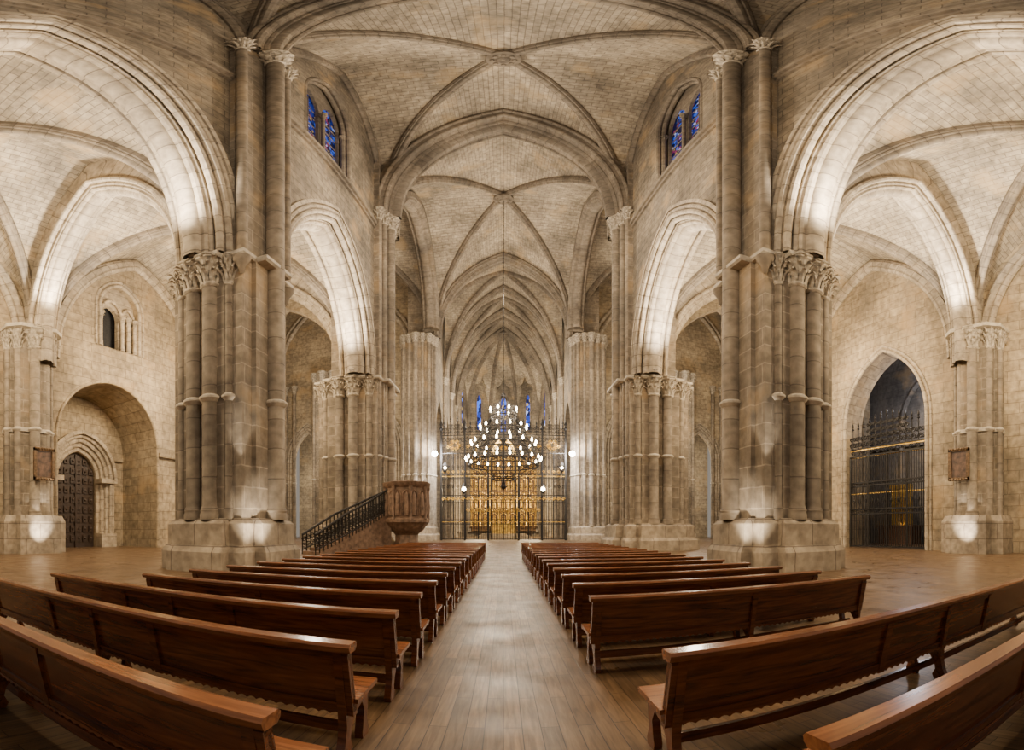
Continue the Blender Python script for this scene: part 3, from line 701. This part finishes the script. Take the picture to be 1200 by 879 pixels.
for sx in (-1,1):
    for xx,zz in ((5.4,7.0),(8.0,10.0)):
        r_=empty('wall_lantern',(sx*xx,59.2,zz),'glowing globe lantern on an iron bracket of the choir screen','lantern',0,'choir screen lanterns')
        m=MB(); m.tube([(0,1.1,-.6),(0,.5,-.7),(0,0,-.45)],.06,5); m.lathe(0,0,[(.04,-.6),(.3,-.4),(.3,-.25)],8); m.obj('bracket',M_iron,r_)
        m=MB(); m.lathe(0,0,[(.35,.36),(.25,.6),(.03,.9)],8); m.obj('lantern_cap',M_iron,r_)
        m=MB(); m.sphere((0,0,.06),.3 if xx<6 else .2,10,8); m.obj('globe',M_bulb,r_)

rt=empty('gilded_altarpiece',(0,94.5,0),'tall carved and gilded altarpiece behind the choir screen','altarpiece')
m=MB(); m.box(-7.2,7.2,.4,1,1.2,17.5)
for j in range(4):
    z0=2.2+j*3.9
    m.box(-7.4,7.4,-.1,.5,z0-.3,z0-.15)
m.box(-7.5,7.5,-.2,.6,17.4,17.9)
m.obj('frame',M_golddark,rt)
m=MB()
for j in range(4):
    for i in range(7):
        x=-6+i*2; z0=2.3+j*3.9
        arch(m,(x,.2,0),(1,0,0),(0,1,0),.7,z0+2.0,.8,[roll(0,0,.1)],5,z0)
        m.lathe(x,.15,[(.42,z0+.1),(.35,z0+.9),(.42,z0+1.5),(.2,z0+1.75),(.24,z0+2.0),(.02,z0+2.3)],8)
        scroll(m,(x-.4,.25,z0+3.1),(1,0),.3,.07,1.3); scroll(m,(x+.4,.25,z0+3.1),(1,0),.3,.07,1.3,-1)
    for i in range(8):
        x=-7+i*2; z0=2.2+j*3.9; m.lathe(x,0,[(.3,z0),(.18,z0+.3),(.16,z0+3),(.32,z0+3.4)],8)
m.obj('carved_figure_relief',M_gold,rt)
m=MB(); arch(m,(0,0,0),(1,0,0),(0,1,0),2.2,17.9,3.4,[rect(-.3,.4,-.2,.3)],8); m.obj('pediment',M_gold,rt)
for x in (-6,-3.5,3.5,6):
    m=MB(); m.lathe(x,0,[(.4,17.9),(.2,18.6),(.3,19.2),(.02,20.2)],8); m.obj('finial',M_gold,rt)
rt=empty('altar_table',(0,84,0),'high altar with pale marble steps and gilded table','altar')
m=MB(); m.box(-5,5,-2.5,2.5,0,.35); m.box(-4.3,4.3,-1.8,2.5,.35,.7); m.obj('step',M_plast,rt)
m=MB(); m.box(-2.4,2.4,-.8,.8,.7,2.3); m.box(-2.6,2.6,-.95,.95,2.3,2.5); m.obj('table',M_gold,rt)

# ------------------------------------------------------------------ chandelier
CY=47.3
rt=empty('chandelier',(0,CY,8.2),'large wrought iron corona chandelier with glowing candle bulbs','chandelier')
def ring(R,z,n,nb,s=1):
    m=MB()
    for dz,rr in ((0,.07),(.5,.05)): m.tube([(R*math.cos(2*pi*i/32),R*math.sin(2*pi*i/32),z+dz) for i in range(32)],rr,6,True)
    for i in range(n):
        a=2*pi*i/n; scroll(m,(R*math.cos(a),R*math.sin(a),z+.25),(-math.sin(a),math.cos(a)),.24,.035,1.2,1,10,4)
        m.tube([(R*math.cos(a),R*math.sin(a),z+.45),(R*1.08*math.cos(a),R*1.08*math.sin(a),z+.85)],.03,4)
        m.tube([(R*math.cos(a),R*math.sin(a),z),(R*.9*math.cos(a),R*.9*math.sin(a),z-.5)],.03,4)
    m.obj('ring',M_iron,rt)
    if nb:
        b=MB(); b.lathe(0,0,[(.02,0),(.10,.06),(.12,.18),(.07,.34),(.01,.45)],8); bm=b.mesh('bulb',M_bulb)
        for i in range(nb):
            a=2*pi*(i+.5)/nb; o=bpy.data.objects.new('bulb',bm); col.objects.link(o); o.parent=rt; o.location=(R*1.08*math.cos(a),R*1.08*math.sin(a),z+.6)
ring(3.8,.3,24,20); ring(3.3,2.1,20,16); ring(2.4,3.9,16,12); ring(1.4,5.9,12,8); ring(1.3,-1.2,10,0)
m=MB()
for i in range(8):
    a=2*pi*i/8; ca,sa=math.cos(a),math.sin(a)
    m.tube([(1.3*ca,1.3*sa,-1.2),(3.5*ca,3.5*sa,.1),(3.8*ca,3.8*sa,.3),(3.3*ca,3.3*sa,2.1),(2.4*ca,2.4*sa,3.9),(1.4*ca,1.4*sa,5.9),(.15*ca,.15*sa,8.3)],.04,5)
    m.tube([(.1*ca,.1*sa,3.0),(1.5*ca,1.5*sa,1.5),(3.6*ca,3.6*sa,.4)],.04,5)
    scroll(m,(2.2*ca,2.2*sa,3.1),(ca,sa),.5,.04,1.4); scroll(m,(.9*ca,.9*sa,6.9),(ca,sa),.4,.04,1.4)
m.lathe(0,0,[(.05,-2.4),(.3,-2.0),(.12,-1.4),(.12,2.8),(.35,3.2),(.12,3.6),(.1,8),(.3,8.4),(.05,8.8)],10)
m.obj('frame',M_iron,rt)
m=MB(); m.tube([(0,0,8.6),(0,0,37.9)],.05,6)
for i in range(36): m.sphere((0,0,9+i*.8),.09,6,4)
m.obj('chain',M_iron,rt)

# ------------------------------------------------------------------ pulpit with stair
rt=empty('pulpit',(-6.6,29.2,0),'dark carved octagonal stone pulpit with an iron-railed staircase','pulpit')
M_pulp=simple('pulpit_stone',(.17,.105,.068),.6,0,.5,4,.5)
m=MB(); m.lathe(0,0,[(1.2,0),(1.2,.3),(.95,.45),(.8,.8),(.8,1.2),(.95,1.35)],8,pi/8); m.obj('stem',M_pulp,rt)
m=MB(); m.lathe(0,0,[(.8,1.3),(1.15,1.5),(1.35,1.8),(1.52,2.0),(1.6,2.05),(1.6,2.25),(1.48,2.35),(1.48,4.35),(1.64,4.5),(1.7,4.75),(1.5,4.8)],8,pi/8)
for i in range(8):
    a=i*pi/4; ca,sa=math.cos(a),math.sin(a)
    for u in (-.32,.32):
        cx_,cy_=ca*1.38-sa*u,sa*1.38+ca*u
        m.lathe(cx_,cy_,[(.15,2.5),(.2,3.1),(.14,3.55),(.16,3.8),(.02,4.1)],6)
        arch(m,(cx_,cy_,0),(-sa,ca,0),(ca,sa,0),.27,3.8,.38,[roll(0,0,.07,5)],4,2.5)
    a2=a+pi/8; m.lathe(1.5*math.cos(a2),1.5*math.sin(a2),[(.15,2.25),(.1,2.45),(.1,4.15),(.16,4.45)],6)
m.obj('carved_body',M_pulp,rt)
NS=14
def sp_(t):
    x=-1.1-4.1*(1-t)**.9; y=.4*math.sin(t*pi)-4.6*(1-t)**1.2; return x,y
m=MB()
for i in range(NS):
    t0=i/NS;t1=(i+1)/NS; xa,ya=sp_(t0);xb,yb=sp_(t1); dx,dy=xb-xa,yb-ya; L=math.hypot(dx,dy); nx,ny=-dy/L*.7,dx/L*.7; zt=(i+1)*2.8/NS; zb=0
    v=[(xa-nx,ya-ny),(xb-nx,yb-ny),(xb+nx,yb+ny),(xa+nx,ya+ny)]
    m.add([(*p,zb) for p in v]+[(*p,zt) for p in v],[(0,3,2,1),(4,5,6,7),(0,1,5,4),(1,2,6,5),(2,3,7,6),(3,0,4,7)])
m.obj('stair',M_pulp,rt)
m=MB()
for sg in (-1,1):
    top=[];bot=[]
    NR=24
    for i in range(NR+1):
        t=i/NR; xa,ya=sp_(t); xb,yb=sp_(min(1,t+.02)); xc,yc=sp_(max(0,t-.02)); dx,dy=xb-xc,yb-yc; L=math.hypot(dx,dy) or 1
        px,py=xa-dy/L*.7*sg,ya+dx/L*.7*sg; z=t*2.8; hr=1.25+.4*min(1,t*3)
        top.append((px,py,z+hr)); bot.append((px,py,z+.3)); m.tube([(px,py,z),(px,py,z+hr)],.045,5)
        if i<NR:
            for q in (.55,.95): scroll(m,(px+dx/L*.13,py+dy/L*.13,z+q),(dx/L,dy/L),.19,.035,1.4,1 if q<.7 else -1,12)
    m.tube(top,.08,6); m.tube(bot,.05,5)
m.obj('railing',M_iron,rt)

def painting(sx,y):
    r_=empty('framed_painting',(sx*(XO-2.1),y,5.9),'small dark painting in a carved dark frame','painting',pi/2*(1 if sx<0 else -1))
    m=MB(); w,h=.62,.92
    m.box(-w,w,.0,.08,-h,h); m.obj('canvas',M_picture,r_)
    m=MB()
    for b_ in ((-w-.16,-w+.04,-h-.16,h+.16),(w-.04,w+.16,-h-.16,h+.16)): m.box(b_[0],b_[1],-.1,.06,b_[2],b_[3])
    for b_ in ((-h-.16,-h+.04),(h-.04,h+.16)): m.box(-w-.16,w+.16,-.1,.06,b_[0],b_[1])
    for i in range(7): m.sphere((-w+i*w/3,-.1,h+.1),.1,6,4); m.sphere((-w+i*w/3,-.1,-h-.1),.1,6,4)
    m.obj('frame',M_frame,r_)
painting(-1,YR+.4); painting(1,YR+.7)

# ------------------------------------------------------------------ pews
def pew(L,ns=3):
    root=empty('church_pew',(0,0,0),'varnished brown wooden pew with panelled back','pew',0,'rows of nave pews')
    h=L/2
    def ly(z): return -.11*(z-.40)/.45
    m=MB()
    fn=lambda z0,z1,x0,x1,d0,d1: m.add([(x0,ly(z0)+d0,z0),(x1,ly(z0)+d0,z0),(x1,ly(z0)+d1,z0),(x0,ly(z0)+d1,z0),(x0,ly(z1)+d0,z1),(x1,ly(z1)+d0,z1),(x1,ly(z1)+d1,z1),(x0,ly(z1)+d1,z1)],[(0,3,2,1),(4,5,6,7),(0,1,5,4),(1,2,6,5),(2,3,7,6),(3,0,4,7)])
    fn(.36,.85,-h,h,-.012,.018)
    m.obj('back_panel',M_bench,root)
    m=MB()
    fn(.36,.43,-h,h,-.035,.03); fn(.77,.85,-h,h,-.03,.03)
    for i in range(ns+1):
        x=-h+L*i/ns; fn(.33,.80,max(-h,x-.04),min(h,x+.04),-.04,.03)
    m.obj('stile_frame',M_bench,root)
    m=MB()
    pr=[(-.085,.845),(-.075,.83),(.02,.83),(.04,.85),(.045,.875),(.03,.89),(-.08,.89),(-.095,.87)]
    m.extr([(a-.10,b) for a,b in pr],lambda a,b,d:(d,a,b),-h-.03,h+.03)
    m.obj('top_rail',M_benchtop,root)
    m=MB(); m.extr([(.0,.42),(.42,.43),(.44,.45),(.42,.47),(0,.455)],lambda a,b,d:(d,a,b),-h-.02,h+.02)
    m.obj('seat',M_benchtop,root)
    m=MB(); n=int(L/.02); top=[];bot=[]
    for i in range(n+1):
        x=-h+L*i/n; s_=.335+.018*abs(math.cos(i*pi/4))
        top.append((x,.37)); bot.append((x,s_))
    vs=[]
    fs=[]
    for d in (-.03,-.005):
        vs+=[(x,d,z) for x,z in top]+[(x,d,z) for x,z in bot]
    q=n+1
    for i in range(n):
        fs.append((i,i+1,q+i+1,q+i)); fs.append((2*q+i,3*q+i,3*q+i+1,2*q+i+1)); fs.append((q+i,q+i+1,3*q+i+1,3*q+i))
    m.add(vs,fs); m.obj('scalloped_apron',M_bench,root)
    prof=[(-.07,0),(.05,0),(.07,.05),(.03,.12),(.05,.2),(.12,.29),(.26,.33),(.31,.24),(.29,.12),(.27,.05),(.28,0),(.40,0),(.41,.06),(.37,.15),(.39,.28),(.41,.42),(.02,.42),(-.01,.6),(-.075,.84),(-.145,.84),(-.08,.5),(-.05,.36),(-.035,.24),(-.06,.12),(-.09,.05)]
    for x in (-h+.04,-.03,h-.10):
        m=MB(); m.extr(prof,lambda a,b,d,x=x:(x+d,a,b),0,.06); m.obj('leg',M_bench,root)
    m=MB(); m.box(-h+.1,h-.1,.12,.16,.12,.2); m.obj('stretcher',M_bench,root)
    return root
def rows(sx,ys,L,ns=3,off=0):
    mst=pew(L,ns)
    for i,y in enumerate(ys):
        c=mst if i==0 else copytree(mst)
        c.location=(sx*(.93+L/2)+(off if i==0 else 0),y,0)
rows(-1,[1.48,2.62,3.74],5.1,3,.10)
rows(-1,[4.86+1.12*i for i in range(17)],4.15,2)
rows(1,[1.15,2.42],5.7,3)
rows(1,[4.6+1.12*i for i in range(17)],4.0,2)

# ------------------------------------------------------------------ lamps and added fill lights
def fixture(loc,label,rz=0):
    r_=empty('floodlight',loc,label,'floodlight',rz,'capital floodlights')
    m=MB(); m.box(-.15,.15,-.08,.08,0,.16); m.box(-.18,.18,-.11,.11,.14,.18); m.obj('housing',M_box,r_)
    m=MB(); m.box(-.13,.13,-.07,.07,.18,.2); m.obj('lens',M_lens,r_)
def light(kind,loc,e,c=(1,.82,.62),size=1.,target=None,spot=None,blend=.6):  # serves the fitted lamps and the added fill lights alike
    d=bpy.data.lights.new('lamp_or_fill',kind); d.energy=e; d.color=c
    if kind=='AREA': d.size=size; d.shape='DISK'
    else: d.shadow_soft_size=size
    if spot: d.spot_size=math.radians(spot); d.spot_blend=blend
    o=bpy.data.objects.new('lamp_or_fill',d); col.objects.link(o); o.location=loc
    if target is not None:
        o.rotation_euler=(Vector(target)-Vector(loc)).to_track_quat('-Z','Y').to_euler()
    return o
W=(1,.83,.63); W2=(1,.87,.69); WG=(1,.78,.50)
for sx in (-1,1):
    for (x,y,z,lx,ly_,tx,ty,e) in ((sx*XP,12.2,SL,0,-1.7,sx*XP,6,15000),(sx*XP,17.2,SL,0,1.6,sx*XP,22,8000),(sx*XP,29.2,SL,0,-1.8,sx*XP,24,10500),
                        (sx*(XP+2.4),Y1,SL,sx*1.8,0,sx*19,Y1,11000),(sx*(XO-1.9),YR,SR,-sx*1.8,0,sx*19,Y1-.3,11000)):
        fixture((x,y,z+.03),'small stone-coloured floodlight on top of the capital')
        light('SPOT',(x+lx,y+ly_,z+.3),e,W2,.35,(tx,ty,30),130,1.)
    light('POINT',(sx*19,6,14),7500,WG,1.5)  # aisle fill added in mid-air, no lamp hangs here
    light('POINT',(sx*19.5,24,14.5),8000,WG,1.5)  # second added aisle fill, without a fitting
    light('POINT',(sx*22,48,16),7000,W2,1.5)  # added fill so the transept shows past the arcade
    light('POINT',(sx*30,68,10),2500,W2,1)  # unseen light added behind the transept chapel arches
    light('SPOT',(sx*(XO-4.4),YR-.8,.25),3000,W2,.15,(sx*(XO-2.3),YR,1.8),42,.9)
    light('SPOT',(sx*7.0,11.7,.2),2000,W2,.15,(sx*8.6,13.4,2.0),36,.9)
    light('SPOT',(sx*8.3,11.8,2.3),1100,W2,.08,(sx*9.2,13.4,6.0),20,.6)
    light('SPOT',(sx*8.3,57.5,12.5),5500,(1,.95,.9),.3,(sx*11,62,9),150)
    light('POINT',(sx*8.4,58.4,12.0),1300,(1,.96,.92),.2)
    r_=empty('floodlight',(sx*9.3,58.3,11.9),'bright white floodlight on the choir pier','floodlight')
    m=MB(); m.box(-.3,.3,0,.3,-.3,.3); m.box(-.05,.05,.2,1.2,-.05,.05); m.obj('housing',M_iron,r_)
    m=MB(); m.sphere((0,-.05,0),.42,10,6); m.obj('lens',M_white,r_)
light('POINT',(0,5,17),3200,W,2)  # nave fill light added overhead, not a fitted lamp
light('POINT',(0,24,24),7000,W,2)  # added fill below the nave keystone
light('POINT',(0,CY,15),6500,W,2)  # crossing fill added within the chandelier
light('POINT',(0,CY,30),8500,W,2)  # added fill high in the crossing
light('POINT',(0,67,24),7500,W2,2)  # added fill for the front of the choir
light('POINT',(0,80,24),8500,W2,2)  # added fill deeper in the choir
light('POINT',(-5,84,9),5500,(1,.8,.5),1)  # warm light without a fitting, added to brighten the altarpiece
light('POINT',(5,84,9),5500,(1,.8,.5),1)  # matching added altarpiece light on the right
light('POINT',(XO+6,24,14),1500,(.9,.9,1),1)  # unseen light added to brighten the chapel interior
w=bpy.data.worlds.new('World'); sc.world=w; w.use_nodes=True
w.node_tree.nodes['Background'].inputs[0].default_value=(1,.88,.74,1); w.node_tree.nodes['Background'].inputs[1].default_value=.28

# ------------------------------------------------------------------ camera (stitched wide panorama -> equirectangular lens)
cd=bpy.data.cameras.new('camera'); cam=bpy.data.objects.new('camera',cd); col.objects.link(cam)
cam.location=(0,0,1.6); cam.rotation_euler=(pi/2,0,0); sc.camera=cam
cd.type='PANO'; cd.clip_start=.05; cd.clip_end=500
F=510; CX=590; HY=620
cd.panorama_type='EQUIRECTANGULAR'
cd.longitude_min=-CX/F; cd.longitude_max=(1200-CX)/F
cd.latitude_max=HY/F; cd.latitude_min=-(879-HY)/F
